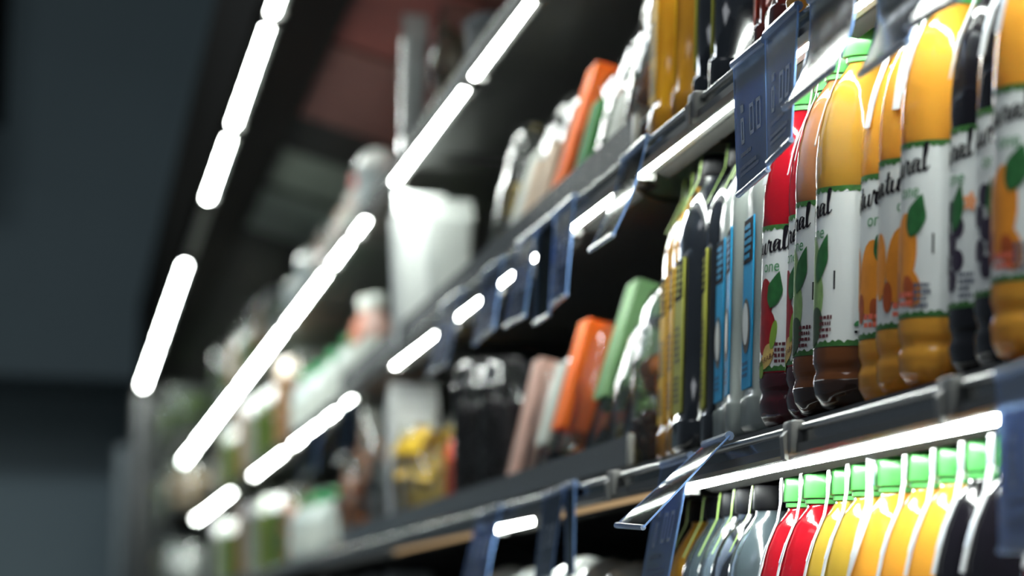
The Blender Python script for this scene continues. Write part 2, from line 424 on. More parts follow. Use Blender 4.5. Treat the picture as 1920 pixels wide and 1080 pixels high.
# grey clips on the rails, at the places the photograph shows them
def rail_clip(px, row, name):
    Y = Yat(px, RAILX, RZ[row] - CAMZ)
    t = thing('rail_clip', (RAILX, Y, RZ[row]), name, 'clip', 'grey clips on the price rails')
    MB().rbox(-.009, .004, -.016, .016, -.024, .003, .003).build('clamp', M_GREYPL, t)
    MB().extrude([(-.013, -.010), (-.008, -.004), (-.008, -.030), (-.011, -.028)], -.007, .007).build('rib', M_GREYPL, t)
rail_clip(1495, 4, 'grey plastic clip on the rail under the amber juice bottles')
rail_clip(1792, 4, 'blurred grey clip on the rail under the near dark juice bottle')
rail_clip(1158, 4, 'grey clip on the middle rail left of the flipped up price tag')
rail_clip(1312, 3, 'grey clip on the upper rail below the black jugs')

# light strips
def strip(row, pa, pb, label, lit=1, x=LEDX, w=.0125):
    z = ZL[row]
    ya, yb = Yat(pa, x, z), Yat(pb, x, z)
    g = .03 if row < 3 else .014
    y0, y1 = min(ya, yb) + g, min(max(ya, yb) - g, 17.68); L = y1 - y0
    t = thing('light_strip', (x, y0, z + CAMZ), label, 'light strip', 'light strips under the shelf fronts')
    MB().extrude([(-w * .55, .003), (-w * .55, .009), (w * 1.25, .009), (w * 1.25, .003)], 0, L).build('housing', M_ALU if row == 1 else M_HOUSE, t, sharp=20)
    mb = MB(); n = max(2, int(L / .017)); rings = []
    for i in range(2 * n + 1):
        q = .5 if i % 2 == 0 else 1.0
        if row < 3: q = 1
        rings.append((L * i / (2 * n), w / 2 * q, .0055 * q))
    vs = []; fs = []; sg = 8
    for (y, a, b) in rings:
        vs += [(a * math.cos(-PI * k / (sg - 1)), y, .003 + b * math.sin(-PI * k / (sg - 1))) for k in range(sg)]
    for i in range(2 * n):
        for k in range(sg - 1): fs.append((i * sg + k, i * sg + k + 1, (i + 1) * sg + k + 1, (i + 1) * sg + k))
        fs.append((i * sg, (i + 1) * sg, (i + 1) * sg + sg - 1, i * sg + sg - 1))
    mb.add(vs, fs).build('diffuser', (M_LEDOFF, M_LED, M_LEDDIM)[lit], t)
    if row in (3, 4): MB().extrude([(w * 1.3, .004), (w * 1.3, .007), (.031, .001), (.031, -.002)], 0, L).build('reflector', mat('reflector_grey', (.022, .022, .020), .7, spec=.05), t, smooth=False)
    for y in (-.006, L + .001): MB().box(-w * .6, w * 1.4, y, y + .005, -.004, .010).build('end_cap', M_GREYPL, t, smooth=False)
X1 = 0.38
for a, b, lit, n in ((560, 509, 1, 'topmost'), (505, 437, 1, 'second from the top'), (432, 389, 1, 'third from the top'),
                     (386, 352, 0, 'unlit'), (349, 296, 1, 'second from the far end'), (294, 245, 1, 'farthest')):
    strip(1, a, b, '%s light strip along the canopy edge against the dark wall' % n, lit, X1, .018)
for a, b, lit, n in ((1500, 1010, 1, 'out of the top edge, nearest'), (1006, 886, 1, 'long bright, upper'), (880, 738, 1, 'long bright, ending above the white carton'),
                     (692, 664, 1, 'short blurred dot just beyond the white carton'), (660, 622, 1, 'blurred, second beyond the white carton'), (616, 538, 1, 'blurred, middle'), (534, 450, 1, 'blurred, lower'), (447, 370, 1, 'blurred, next to last'), (366, 344, 1, 'blurred dot at the very end')):
    strip(2, a, b, 'light strip under the top shelf, %s' % n, lit)
for a, b, lit, n in ((2300, 1195, 1, 'bright near, behind the price tags'), (1183, 1062, 1, 'beaded, beside the swinging price tag'), (1050, 920, 1, 'seen between blue tags'),
                     (910, 838, 1, 'short, partly behind a blue tag'), (832, 738, 1, 'ending above the yellow green bag'), (666, 646, 1, 'small blurred dot beyond the white tubs'), (636, 610, 1, 'second small blurred dot'), (604, 548, 1, 'blurred, middle'),
                     (536, 474, 1, 'brightest blurred one, above the peach coloured packs'), (470, 444, 0, 'unlit, toward the far end'), (436, 368, 1, 'blurred, farthest')):
    strip(3, a, b, 'light strip under the second shelf, %s' % n, lit)
for a, b, lit, n in ((2600, 1274, 1, 'long beaded, over the green caps'), (1262, 1022, 2, 'dim amber, left of the flipped up tag'), (1014, 926, 1, 'short bright, beside a blue tag'),
                     (918, 742, 2, 'dim blurred, further on'), (736, 600, 0, 'unlit blurred, near the bottom edge')):
    strip(4, a, b, 'light strip under the middle shelf, %s' % n, lit)

# ------------------------------------------------------------------ juice bottles
BODY = [(.024, .0), (.034, .003), (.0395, .012), (.041, .023), (.0385, .031), (.041, .038), (.0412, .047), (.0405, .052), (.0405, .178), (.0412, .183),
        (.0410, .206), (.0392, .226), (.0350, .246), (.0280, .266), (.0205, .278), (.0165, .284), (.0165, .293)]
JU = {
    'red': dict(col=(0.46, 0.008, 0.018), name='red'), 'amber': dict(col=(0.42, 0.17, 0.06), name='amber'),
    'mango': dict(col=(0.92, 0.44, 0.05), name='orange'), 'dark': dict(col=(0.004, 0.003, 0.005), name='black'),
    'olive': dict(col=(0.60, 0.40, 0.05), name='olive yellow'), 'gold': dict(col=(0.60, 0.33, 0.045), name='golden')}
M_LABEL = mat('label_white', (0.74, 0.76, 0.75), 0.35, coat=0.3)
M_TRIM = mat('label_green', (0.035, 0.13, 0.025), 0.5, noise=0.5, nscale=300)
M_CAP = juice('cap_green', (0.12, 0.50, 0.13), 0.25, 0.3, 0.2)
M_LEAF = mat('leaf_green', (0.020, 0.115, 0.030), 0.45, noise=0.5, nscale=120)
M_GRTXT = mat('print_green', (0.045, 0.24, 0.08), 0.5)
M_MAROON = mat('print_maroon', (0.10, 0.012, 0.02), 0.5)
M_PINK = mat('print_coral', (0.78, 0.16, 0.10), 0.5)
M_STRAP = mat('strap_white', (0.55, 0.57, 0.59), 0.35, coat=0.2)
M_STRAPBL = mat('strap_blue', (0.05, 0.075, 0.17), 0.4)
def fruit(kind):
    if kind == 'red':
        return [('beet_picture', mat('beet_red', (0.30, 0.008, 0.012), 0.4, noise=0.6, nscale=90), [ellipse2d(.004, .112, .012, .021), ellipse2d(.004, .086, .017, .022)]),
                ('ginger_picture', mat('ginger', (0.62, 0.42, 0.13), 0.5, noise=0.4, nscale=120), [ellipse2d(.010, .064, .008, .011, -.5), ellipse2d(.004, .058, .008, .006)]),
                ('lime_picture', mat('lime_green', (0.20, 0.34, 0.04), 0.5), [ellipse2d(.018, .082, .004, .013, -.2), ellipse2d(-.002, .052, .006, .008)]),
                ('leaf_picture', M_LEAF, [leaf2d(.019, .122, .034, .019, 1.25)])]
    if kind in ('amber', 'gold'):
        return [('pear_picture', mat('pear_green', (0.22, 0.36, 0.12), 0.5, noise=0.35, nscale=90), [ellipse2d(.006, .118, .012, .024, .2), ellipse2d(.008, .086, .015, .027, -.2)]),
                ('cucumber_picture', mat('cucumber', (0.030, 0.065, 0.025), 0.5, noise=0.5, nscale=120), [ellipse2d(.009, .067, .013, .017, -.6)]),
                ('leaf_picture', M_LEAF, [leaf2d(.021, .122, .042, .017, 1.2)])]
    if kind == 'mango':
        return [('mango_picture', mat('mango_orange', (0.80, 0.26, 0.02), 0.45, noise=0.35, nscale=60), [ellipse2d(.006, .098, .016, .030, -.1), ellipse2d(-.020, .098, .010, .026), ellipse2d(.016, .072, .010, .016, .4)]),
                ('shade_picture', mat('mango_deep', (0.40, 0.075, 0.012), 0.5, noise=0.4, nscale=80), [ellipse2d(.014, .070, .007, .012, .4), ellipse2d(-.008, .074, .006, .012)]),
                ('leaf_picture', M_LEAF, [leaf2d(.021, .125, .034, .020, 1.2)])]
    return [('grape_picture', mat('grape_black', (0.030, 0.018, 0.040), 0.4, noise=0.4, nscale=90), [ellipse2d(.004 + dx, .10 - dy, .008, .008) for dx, dy in ((0, -.02), (.012, -.008), (-.008, -.006), (.003, .004), (.012, .016), (-.006, .018), (.004, .030))]),
            ('flower_picture', mat('print_peach', (0.85, 0.35, 0.16), 0.5), [ellipse2d(.030, .125, .006, .006, 0, 20, .3)]),
            ('leaf_picture', M_LEAF, [leaf2d(.016, .122, .036, .016, 1.3)])]
def strap_part(t, twist=0.0):
    path = [(.006, .3135), (.019, .3135), (.0226, .311), (.0230, .289), (.0256, .273), (.0340, .252), (.0390, .234), (.0424, .217)]
    mb = MB(); vs = []; fs = []; n = len(path)
    for i, (r, z) in enumerate(path):
        q = math.sin(PI * i / (n - 1)); w = .0060 - .0022 * i / (n - 1); tw = twist * q
        for s_ in (-1, 1):
            for th in (0, .0009):
                vs.append((-(r + th + (.004 * tw if s_ > 0 else 0)), s_ * w * math.cos(tw * 1.2) + twist * .010 * math.sin(2 * PI * i / (n - 1)), z + s_ * w * math.sin(tw * 1.2) * .6))
    for i in range(n - 1):
        a, b = 4 * i, 4 * i + 4
        fs += [(a + 1, a + 3, b + 3, b + 1), (a, b, b + 2, a + 2), (a, a + 1, b + 1, b), (a + 2, b + 2, b + 3, a + 3)]
    fs += [(0, 2, 3, 1), (4 * n - 4, 4 * n - 3, 4 * n - 1, 4 * n - 2)]
    s = mb.add(vs, fs).build('neck_strap', M_STRAP, t)
    # printed on the strap: a dark blue panel with white capitals running up the strap
    MB().add([(-.0241, -.0048, .2905), (-.0241, .0048, .2905), (-.0238, .0048, .3095), (-.0238, -.0048, .3095)], [(0, 1, 2, 3)]).build('printed_panel', M_STRAPBL, s)
    tv, tf = text2d('GENERA', .0058, 0, .0001)
    MB().add([(-.0244, v * 1.3, .3000 + u * .75) for u, v in tv], tf).build('lettering', M_STRAP, s)
    for q, (r0, z0_, r1, z1_) in enumerate(((.0343, .2518, .0392, .2345),)):
        MB().add([(-r0 - .0012, -.0035, z0_), (-r0 - .0012, .0035, z0_), (-r1 - .0012, .0035, z1_), (-r1 - .0012, -.0035, z1_)], [(0, 1, 2, 3)]).build('printed_band', mat('strap_grey', (0.55, 0.60, 0.68), 0.4), s)
def make_bottle(kind, twist=0.0):
    d = JU[kind]; rnd = random.Random(hash(kind) % 7 + 3)
    t = thing('juice_bottle', (0, 0, -3), 'juice bottle', 'bottle', 'juice bottles with white fruit labels')
    def fl(a, z):
        if .188 < z < .27: return 1 + .012 * math.cos(10 * a)
        if z < .02: return 1 + .05 * (.02 - z) / .02 * math.cos(5 * a)
        return 1
    prof = []
    for (r0, za), (r1, zb_) in zip(BODY[:-1], BODY[1:]):
        for k in range(3): prof.append((r0 + (r1 - r0) * k / 3, za + (zb_ - za) * k / 3))
    prof.append(BODY[-1])
    jm = juice('juice_' + kind, d['col'], 0.35) if kind != 'dark' else mat('juice_dark', d['col'], .16, coat=.35)
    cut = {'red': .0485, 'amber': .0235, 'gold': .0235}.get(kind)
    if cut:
        MB().lathe([p_ for p_ in prof if p_[1] < cut] + [(.0405, cut)], 60, wob=fl, cap1=False).build('settled_juice', juice('dregs_' + kind, {'red': (.055, .003, .008), 'amber': (.030, .012, .006), 'gold': (.030, .012, .006)}[kind], .1), t, sharp=60)  # light falloff below the label and dark see-through base, put into the colour
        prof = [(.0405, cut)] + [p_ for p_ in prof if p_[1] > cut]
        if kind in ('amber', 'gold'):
            MB().lathe([p_ for p_ in prof if p_[1] < .0515] + [(.0405, .0515)], 60, wob=fl, cap0=False, cap1=False).build('cloudy_layer', juice('cloud_' + kind, {'amber': (.22, .065, .012), 'gold': (.16, .05, .012)}[kind], .25), t, sharp=60)  # brown step of the same falloff, painted just under the label
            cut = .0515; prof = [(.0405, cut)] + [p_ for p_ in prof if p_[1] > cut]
    MB().lathe(prof, 60, wob=fl, cap0=not cut).build('body', jm, t, sharp=60)
    R = .0410
    lb = MB().lathe([(R, .050), (R, .115), (R, .180)], 48, cap0=False, cap1=False).build('paper_label', M_LABEL, t)
    for z0_, dr, nm in ((.050, 1, 'green_edge'), (.180, -1, 'green_edge')):
        vs = []; fs = []; n = 96
        for i in range(n):
            a = 2 * PI * i / n; h = .0042 + .0012 * math.sin(i * 2.3) + .0006 * math.sin(i * 5.1)
            vs += [((R + .0003) * math.cos(a), (R + .0003) * math.sin(a), z0_), ((R + .0003) * math.cos(a), (R + .0003) * math.sin(a), z0_ + dr * h)]
        for i in range(n): j = (i + 1) % n; fs.append((2 * i, 2 * j, 2 * j + 1, 2 * i + 1))
        MB().add(vs, fs).build(nm, M_TRIM, lb)
    on_cyl(MB(), place2d(WORD, -.035, .150, .0142, .0098, .12), R + .0006).build('wordmark', M_INK, lb)
    on_cyl(MB(), place2d(text2d('one', .015, 0.1), .012, .1430), R + .0006).build('wordmark_line', M_GRTXT, lb)
    k = 0
    for nm, m, shapes in fruit(kind):
        k += 1; mb = MB()
        for s_ in shapes: on_cyl(mb, s_, R + .0004 + .00015 * k)
        mb.build(nm, m, lb)
    if kind == 'red':
        on_cyl(MB(), place2d(text2d('BETERRABA', .0065), .004, .0590, 1, 1, .35), R + .0011).build('caption', M_MAROON, lb)
    if kind == 'mango':
        mb = MB(); on_cyl(mb, words2d(.012, .0640, .026, .013, 2, rnd), R + .0011); mb.build('caption', M_PINK, lb)
    on_cyl(MB(), words2d(.028, .066, .016, .020, 4, rnd), R + .0010).build('small_print', M_MAROON if kind in ('red', 'amber', 'gold') else mat('print_slate', (.10, .11, .16), .5), lb)
    on_cyl(MB(), [(x, y) for x, y in ((.036, .096), (.038, .096), (.038, .110), (.036, .110))] and ([(.0355, .096), (.0372, .096), (.0372, .111), (.0355, .111)], [(0, 1, 2, 3)]), R + .0006).build('side_print', M_INK, lb)
    mb = MB(); on_cyl(mb, leaf2d(.058, .068, .008, .004, .5), R + .0006); on_cyl(mb, leaf2d(.066, .0685, .008, .0035, 2.7), R + .0006); mb.build('leaf_emblem', M_GRTXT, lb)
    on_cyl(MB(), words2d(.062, .061, .014, .004, 1, rnd), R + .0006).build('emblem_print', M_INK, lb)
    MB().lathe([(.0178, .2850), (.0186, .2855), (.0186, .2890), (.0178, .2895)], 32).build('tamper_ring', M_CAP, t)
    MB().loft([(.290, .0208, .0208, 2), (.2905, .0212, .0212, 2), (.3085, .0210, .0210, 2), (.3115, .0203, .0203, 2), (.3125, .018, .018, 2)], 64,
              wob=lambda a, z: 1 + (.006 * math.cos(32 * a) if z < .31 else 0)).build('cap', M_CAP, t, sharp=60)
    strap_part(t, twist)
    return t
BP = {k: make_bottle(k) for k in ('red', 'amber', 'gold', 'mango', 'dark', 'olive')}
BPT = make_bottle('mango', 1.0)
def bottle(kind, Y, X, row, rot, label, proto=None):
    return instance(proto or BP[kind], (X, Y, S[row]), label, (0, 0, math.radians(rot)), 'juice bottles with white fruit labels')
MID = [('red', 1428, 560, 2.92, 8, 'red juice bottle with beet label beside the clear jugs, farthest on the middle shelf'),
       ('red', 1479, 470, 2.835, -8, 'second red juice bottle, mostly hidden, squeezed behind the amber bottle'),
       ('amber', 1489, 600, 2.75, -10, 'brownish amber juice bottle with green pear label, behind the golden one'),
       ('gold', 1527, 600, 2.66, -10, 'golden juice bottle with green pear label, showing a wide white label'),
       ('mango', 1612, 600, 2.575, 16, 'orange juice bottle just right of the golden one, with one fruit slice showing'),
       ('mango', 1645, 600, 2.49, 34, 'orange juice bottle with label turned outward, middle of three orange ones'),
       ('mango', 1687, 560, 2.40, 2, 'large blurred orange juice bottle beside the black juice bottle'),
       ('dark', 1782, 450, 2.315, -6, 'black juice bottle with white label on the middle shelf'),
       ('dark', 1832, 400, 2.23, 10, 'black juice bottle half hidden behind the nearest orange bottle'),
       ('mango', 1862, 450, 2.14, 8, 'nearest orange juice bottle, cut by the right edge of the middle shelf')]
for k, px, py, Y, rot, lab in MID:
    bottle(k, Y, Xat(px, py, Y) + .0415, 4, rot, lab)
LOW = [('red', 'red juice bottle under a green cap, farther of two on the lower shelf'), ('red', 'red juice bottle under a green cap, nearer of two on the lower shelf'),
       ('olive', 'olive yellow juice bottle on the lower shelf next to the red ones'), ('olive', 'second olive yellow juice bottle on the lower shelf'),
       ('twist', 'orange juice bottle with a twisted neck strap on the lower shelf'), ('mango', 'orange juice bottle after the twisted strap one on the lower shelf'),
       ('mango', 'orange juice bottle next to the black ones on the lower shelf'), ('dark', 'black juice bottle next to the orange one on the lower shelf'),
       ('dark', 'nearest black juice bottle on the lower shelf, left of the big blue tag')]
for i, ((k, lab), px) in enumerate(zip(LOW, (1467, 1503, 1555, 1590, 1640, 1697, 1750, 1803, 1858))):
    Y = 2.90 - .085 * i
    bottle('mango' if k == 'twist' else k, Y, Xat(px, 905, Y) + .0225, 5, -4 + (i * 37) % 9, lab, BPT if k == 'twist' else None)
bottle('red', 2.05, .64, 5, 0, 'red juice bottle at the lower right corner, behind the big blue tag')

# ------------------------------------------------------------------ square jugs
M_LABY = mat('label_yellow', (0.72, 0.42, 0.015), 0.5, spec=.2); M_LABG = mat('label_lime', (0.44, 0.44, 0.07), 0.5, spec=.2)
M_LABB = mat('label_blue', (0.015, 0.30, 0.58), 0.5, spec=.2); M_LABR = mat('label_red', (0.75, 0.06, 0.02), 0.4, noise=.4, nscale=80)
M_JCAP = mat('cap_black', (0.002, 0.002, 0.003), 0.5, spec=.1)
JG = {'yellow': (juice('jug_yellow', (0.72, 0.36, 0.022), .35, .14, .6), M_LABY), 'orange': (juice('jug_orange', (0.52, 0.24, 0.02), .35, .2, .4), M_LABY),
      'black': (mat('jug_black', (0.010, 0.012, 0.016), .12, coat=.8), M_LABG), 'slate': (mat('jug_slate', (0.055, 0.075, 0.085), .14, coat=.8), M_LABG),
      'clear': (juice('jug_coconut', (0.40, 0.44, 0.415), .3, .2, .4), M_LABB), 'brown': (juice('jug_brown', (0.12, 0.02, 0.015), .2, .12, .7), M_LABR)}
def make_jug(kind):
    jm, lm = JG[kind]; rnd = random.Random(len(kind) * 5 + 1)
    t = thing('drink_jug', (0, 0, -3), 'jug', 'jug', 'square drink jugs')
    rg = [(0, .034, .034, 4), (.002, .039, .039, 4), (.008, .0425, .0425, 4.5), (.030, .043, .043, 4.5), (.0325, .0425, .0425, 4.5), (.034, .0405, .0405, 4.5), (.10, .040, .040, 4.5),
          (.198, .0400, .0400, 4.2), (.210, .0402, .0402, 3.8), (.225, .0385, .0385, 3.2), (.238, .0350, .0350, 2.7), (.250, .0290, .0290, 2.3), (.260, .0225, .0225, 2), (.268, .0170, .0170, 2), (.280, .016, .016, 2)]
    rg = [(z * 1.05, *q) for z, *q in rg]
    MB().loft(rg, 56).build('body', jm, t, sharp=60)
    lb = MB().rbox(-.0413, -.0398, -.027, .027, .042, .200, .0006, 1).build('front_label', lm, t)
    x = -.0416
    on_front(MB(), ([(-.026, .158), (.026, .158), (.026, .199), (-.026, .199)], [(0, 1, 2, 3)]), x).build('title_block', M_INK, lb)
    on_front(MB(), words2d(0, .178, .040, .034, 5, rnd), x - .0003).build('title_print', lm, lb)
    if kind == 'clear':
        on_front(MB(), ellipse2d(-.004, .100, .022, .026, .3), x - .0002).build('coconut_picture', mat('coconut_husk', (.05, .035, .025), .6, noise=.5, nscale=200), lb)
        on_front(MB(), ellipse2d(-.006, .102, .016, .020, .3), x - .0004).build('coconut_flesh', M_WHITEPL, lb)
        on_front(MB(), words2d(0, .060, .04, .016, 3, rnd), x - .0002).build('small_print', mat('print_navy', (.01, .06, .16), .5), lb)
    else:
        on_front(MB(), words2d(0, .112, .042, .040, 6, rnd), x - .0002).build('body_print', mat('print_brown', (.09, .06, .01), .5), lb)
        on_front(MB(), words2d(0, .066, .042, .030, 5, rnd), x - .0002).build('small_print', mat('print_brown', (.09, .06, .01), .5), lb)
    MB().loft([(.287, .019, .019, 2), (.289, .0195, .0195, 2), (.306, .0192, .0192, 2), (.309, .018, .018, 2)], 48, wob=lambda a, z: 1 + .008 * math.cos(24 * a)).build('cap', M_JCAP, t, sharp=60)
    # thin green and white seal curling down from the neck
    pts = [(.0200, .309), (.0212, .300), (.0228, .284), (.0300, .269), (.0400, .248)]
    vs = []; fs = []
    for r, z in pts: vs += [(-r, -.0018, z), (-r, .0018, z), (-r - .0008, .0018, z), (-r - .0008, -.0018, z)]
    for i in range(len(pts) - 1):
        for k in range(4): fs.append((4 * i + k, 4 * i + (k + 1) % 4, 4 * i + 4 + (k + 1) % 4, 4 * i + 4 + k))
    fs += [(3, 2, 1, 0), tuple(4 * len(pts) - 4 + k for k in range(4))]
    MB().add(vs, fs).build('neck_seal', mat('seal_green', (.30, .46, .12), .4, coat=.4), t)
    return t
JP = {k: make_jug(k) for k in JG}
def jug(kind, X, Y, row, rot, label): return instance(JP[kind], (X, Y, S[row]), label, (0, 0, math.radians(rot - 5.5)), 'square drink jugs')
for k, px, py, Y, rot, lab in [
    ('clear', 1399, 600, 3.008, 3, 'milky clear jug with blue label beside the red bottle, nearest of three'), ('clear', 1363, 600, 3.10, -2, 'milky clear jug with blue label, middle of three'),
    ('clear', 1347, 600, 3.19, 2, 'milky clear jug with blue label, against the black jugs'), ('black', 1318, 600, 3.28, -2, 'black jug with lime label beside the milky jugs'),
    ('black', 1270, 600, 3.37, 4, 'black jug with lime label beside the yellow jugs on the middle shelf'), ('yellow', 1256, 600, 3.46, 0, 'yellow jug with dark title block beside the black jug on the middle shelf'),
    ('yellow', 1241, 600, 3.55, 2, 'yellow jug at the far end of the jugs on the middle shelf')]:
    jug(k, Xat(px, py, Y) + .0425, Y, 4, rot, lab)
for k, px, py, Y, rot, lab in [
    ('yellow', 1222, 150, 3.56, 3, 'big plain yellow jug on the second shelf beside the clear packs'), ('orange', 1264, 100, 3.45, -6, 'orange yellow jug with printed yellow label on the second shelf'),
    ('black', 1308, 60, 3.35, -14, 'black jug with lime label on the second shelf, farther one'), ('black', 1332, 90, 3.24, -6, 'black jug on the second shelf above the hanging price tag'),
    ('brown', 1414, 30, 3.05, -4, 'brown jug with bright red label on the second shelf'), ('brown', 1440, 40, 2.95, 0, 'dark red jug behind the blue price tags on the second shelf')]:
    jug(k, Xat(px, py, Y) + .0425, Y, 3, rot, lab)
for i, k in enumerate(('mango', 'mango', 'red', 'red')):
    Y = 2.85 - .09 * i
    bottle(k, Y, .650, 3, 0, '%s juice bottle on the second shelf behind the tags at the top edge, %s' % (JU[k]['name'], ('far orange', 'near orange', 'far red', 'near red')[i]))
for k, px, Y, lab in [('yellow', 1290, 3.37, 'yellow jug top on the lower shelf under the flipped up tag'), ('slate', 1318, 3.27, 'dark slate jug on the lower shelf beside the yellow jug'),
                      ('slate', 1348, 3.188, 'second dark slate jug on the lower shelf'), ('black', 1374, 3.104, 'black jug wedged between slate jugs on the lower shelf'),
                      ('slate', 1408, 3.015, 'widest slate jug on the lower shelf, beside the red bottle')]:
    jug(k, Xat(px, 925, Y) + .022, Y, 5, 4, lab)

# ------------------------------------------------------------------ clear packs of cut fruit
M_PACK = clear('clear_pack', (0.95, 0.96, 0.955), 0.04, (0.75, 0.79, 0.77), 0.08, crinkle=.22, cscale=45)
def sleeve_mat(n, c): return juice('sleeve_' + n, c, .45, .6, 0)
SLV = {'orange': (1.0, 0.24, 0.012), 'green': (0.32, 0.58, 0.26), 'white': (0.70, 0.72, 0.66), 'beige': (0.74, 0.60, 0.46), 'pink': (0.80, 0.55, 0.46), 'darkgreen': (0.04, 0.28, 0.05)}
CONT = {'orange': (0.72, 0.20, 0.02), 'olive': (0.22, 0.24, 0.05), 'yellow': (0.60, 0.42, 0.09), 'brown': (0.10, 0.022, 0.012), 'green': (0.12, 0.26, 0.05), 'berry': (0.020, 0.008, 0.016), 'dark': (0.02, 0.022, 0.02)}
def fruit_pack(px, row, h, w, label, sleeve=None, cont=('orange',), lean=12, sl=(.25, .85), dx=0.0, d=.058, base=None, marks=None):
    h *= 1.2; Y = Yat(px, .655 + dx, S[row] - CAMZ + .06); rnd = random.Random(int(px) + row)
    t = thing('fruit_pack', (.655 + dx, Y, S[row]), label, 'fruit pack', 'clear packs of cut fruit standing on the shelves', (0, math.radians(lean), 0))
    hx, hy = w / 2, d
    t.location.z += hx * math.sin(math.radians(lean))
    MB().loft([(0, hx * .80, hy * .85, 4), (.004, hx * .9, hy * .93, 4), (h * .5, hx, hy, 4), (h * .56, hx * 1.06, hy * 1.04, 4), (h * .60, hx * 1.0, hy, 4), (h * .85, hx * .94, hy * .95, 4), (h * .95, hx * .8, hy * .85, 3.4), (h, hx * .45, hy * .6, 3)], 40).build('shell', M_PACK, t, sharp=50)
    for q, c in enumerate(cont):
        z0_ = .006 + (h * .62) * q / len(cont); z1_ = .006 + (h * .62) * (q + 1) / len(cont) - .002
        mb = MB()
        for k in range(14):
            a = (hx * .5) * rnd.uniform(-.9, .9); b = hy * .62 * rnd.uniform(-1, 1); r = min(hx * .42, (z1_ - z0_) * .5)
            mb.ball((a, b, rnd.uniform(z0_ + r, max(z0_ + r, z1_ - r))), r, 1.2, 1)
        o = mb.build('fruit_pieces', mat('fruit_' + c, CONT[c], .25, coat=.5, noise=.5, nscale=50), t); o['kind'] = 'stuff'
    if sleeve:
        a, b = h * sl[0], h * sl[1]
        q0, q1, qy = hx * 1.08 + .001, hx * 1.12 + .001, hy * .74; w4 = ((-1, -1), (1, -1), (1, 1), (-1, 1))
        MB().add([(i * q0, j * qy, a) for i, j in w4] + [(i * q1, j * qy, b) for i, j in w4] + [(i * (q1 - .0008), j * (qy - .0008), b) for i, j in w4] + [(i * (q0 - .0008), j * (qy - .0008), a) for i, j in w4],
                 [(4 * r + k, 4 * r + (k + 1) % 4, (4 * r + 4 + (k + 1) % 4) % 16, (4 * r + 4 + k) % 16) for r in range(4) for k in range(4)]).build('card_sleeve', sleeve_mat(sleeve, SLV[sleeve]), t, smooth=False)
        if marks:
            mb = MB()
            for k in range(5): mb.ball((hx * (.3 * (k % 2) - .2), -hy * .72 - .002, a + (b - a) * (.12 + .19 * k)), .006, .25, 1.2)
            mb.build('printed_marks', mat('print_red', (.70, .10, .06), .5), t)
    if base: MB().loft([(-.0005, hx * .95, hy, 4), (.03, hx * 1.15, hy * 1.05, 4)], 32).build('black_tray', M_JCAP, t)
    return t
for a in [(1208, 3, .200, .062, 'clear domed pack of orange and brown fruit beside the plain yellow jug, second shelf', None, ('brown', 'orange'), 8),
          (1170, 3, .192, .055, 'clear pack with dark fruit and white edge, second from the yellow jug, second shelf', 'white', ('dark', 'orange'), 14, (.15, .5)),
          (1136, 3, .190, .055, 'clear pack of dark fruit, third from the yellow jug on the second shelf', None, ('dark', 'olive'), 14),
          (1104, 3, .165, .050, 'clear pack with dark green card sleeve on the second shelf', 'darkgreen', ('dark', 'green'), 14, (.2, .75)),
          (1066, 3, .182, .060, 'clear pack with bright orange card sleeve on the second shelf', 'orange', ('orange',), 16, (.12, 1.03)),
          (1034, 3, .185, .058, 'clear pack with beige card sleeve beside the orange sleeved one, second shelf', 'beige', ('olive',), 14, (.1, .62)),
          (1003, 3, .205, .055, 'clear pack with beige card and tall lid, second shelf', 'beige', ('yellow',), 14, (.05, .55)),
          (972, 3, .212, .050, 'clear pack with white card sleeve, second from the far end of packs, second shelf', 'white', ('olive',), 16, (.1, .7)),
          (943, 3, .212, .060, 'clear pack of olive fruit at the far end of packs, second shelf', None, ('olive', 'yellow'), 10),
          (1212, 4, .180, .060, 'clear domed pack of orange and brown fruit beside the yellow jugs, middle shelf', None, ('brown', 'orange'), 8),
          (1168, 4, .160, .055, 'clear domed pack of yellow fruit on the middle shelf beside the orange and brown pack', None, ('yellow', 'green'), 12),
          (1128, 4, .200, .060, 'clear pack with pale green card sleeve rising above its neighbours, middle shelf', 'green', ('dark', 'green'), 16, (.4, 1.03)),
          (1080, 4, .180, .080, 'clear pack with bright orange card sleeve on the middle shelf', 'orange', ('orange',), 14, (.30, .97), 0, .058, True),
          (1030, 4, .175, .055, 'clear pack with pale white sleeve left of the orange sleeve, middle shelf', 'white', ('olive',), 14, (.3, .85)),
          (988, 4, .165, .055, 'clear pack with pink sleeve marked in red, middle shelf', 'pink', ('green',), 12, (.08, 1.02), 0, .058, None, True)]:
    fruit_pack(*a)
def berry_cup(px, row, h, r, label, dx=0):
    Y = Yat(px, .655 + dx, S[row] - CAMZ); rnd = random.Random(int(px))
    t = thing('berry_cup', (.655 + dx, Y, S[row]), label, 'fruit cup', 'clear cups of dark berries')
    MB().lathe([(r * .8, 0), (r * .86, .004), (r, h * .78), (r * 1.06, h * .79), (r * 1.06, h * .81), (r * .98, h * .82), (r * .9, h * .92), (r * .6, h * .98), (r * .2, h)], 36).build('cup', clear('clear_cup', (0.96, 0.97, 0.965), 0.02, (0.75, 0.79, 0.77), 0.05), t, sharp=50)
    mb = MB()
    for k in range(170):
        z = rnd.uniform(.012, h * .71); a = rnd.uniform(0, 2 * PI); q = r * .72 * math.sqrt(rnd.uniform(.3, 1))
        mb.ball((q * math.cos(a), q * math.sin(a), z), .0085)
    mb.lathe([(r * .6, .006), (r * .74, h * .70)], 20)
    o = mb.build('berries', mat('dark_berry', CONT['berry'], .3, coat=.6, noise=.6, nscale=60), t); o['kind'] = 'stuff'
berry_cup(898, 4, .255, .047, 'clear cup of dark berries with a domed lid, farther one on the middle shelf')
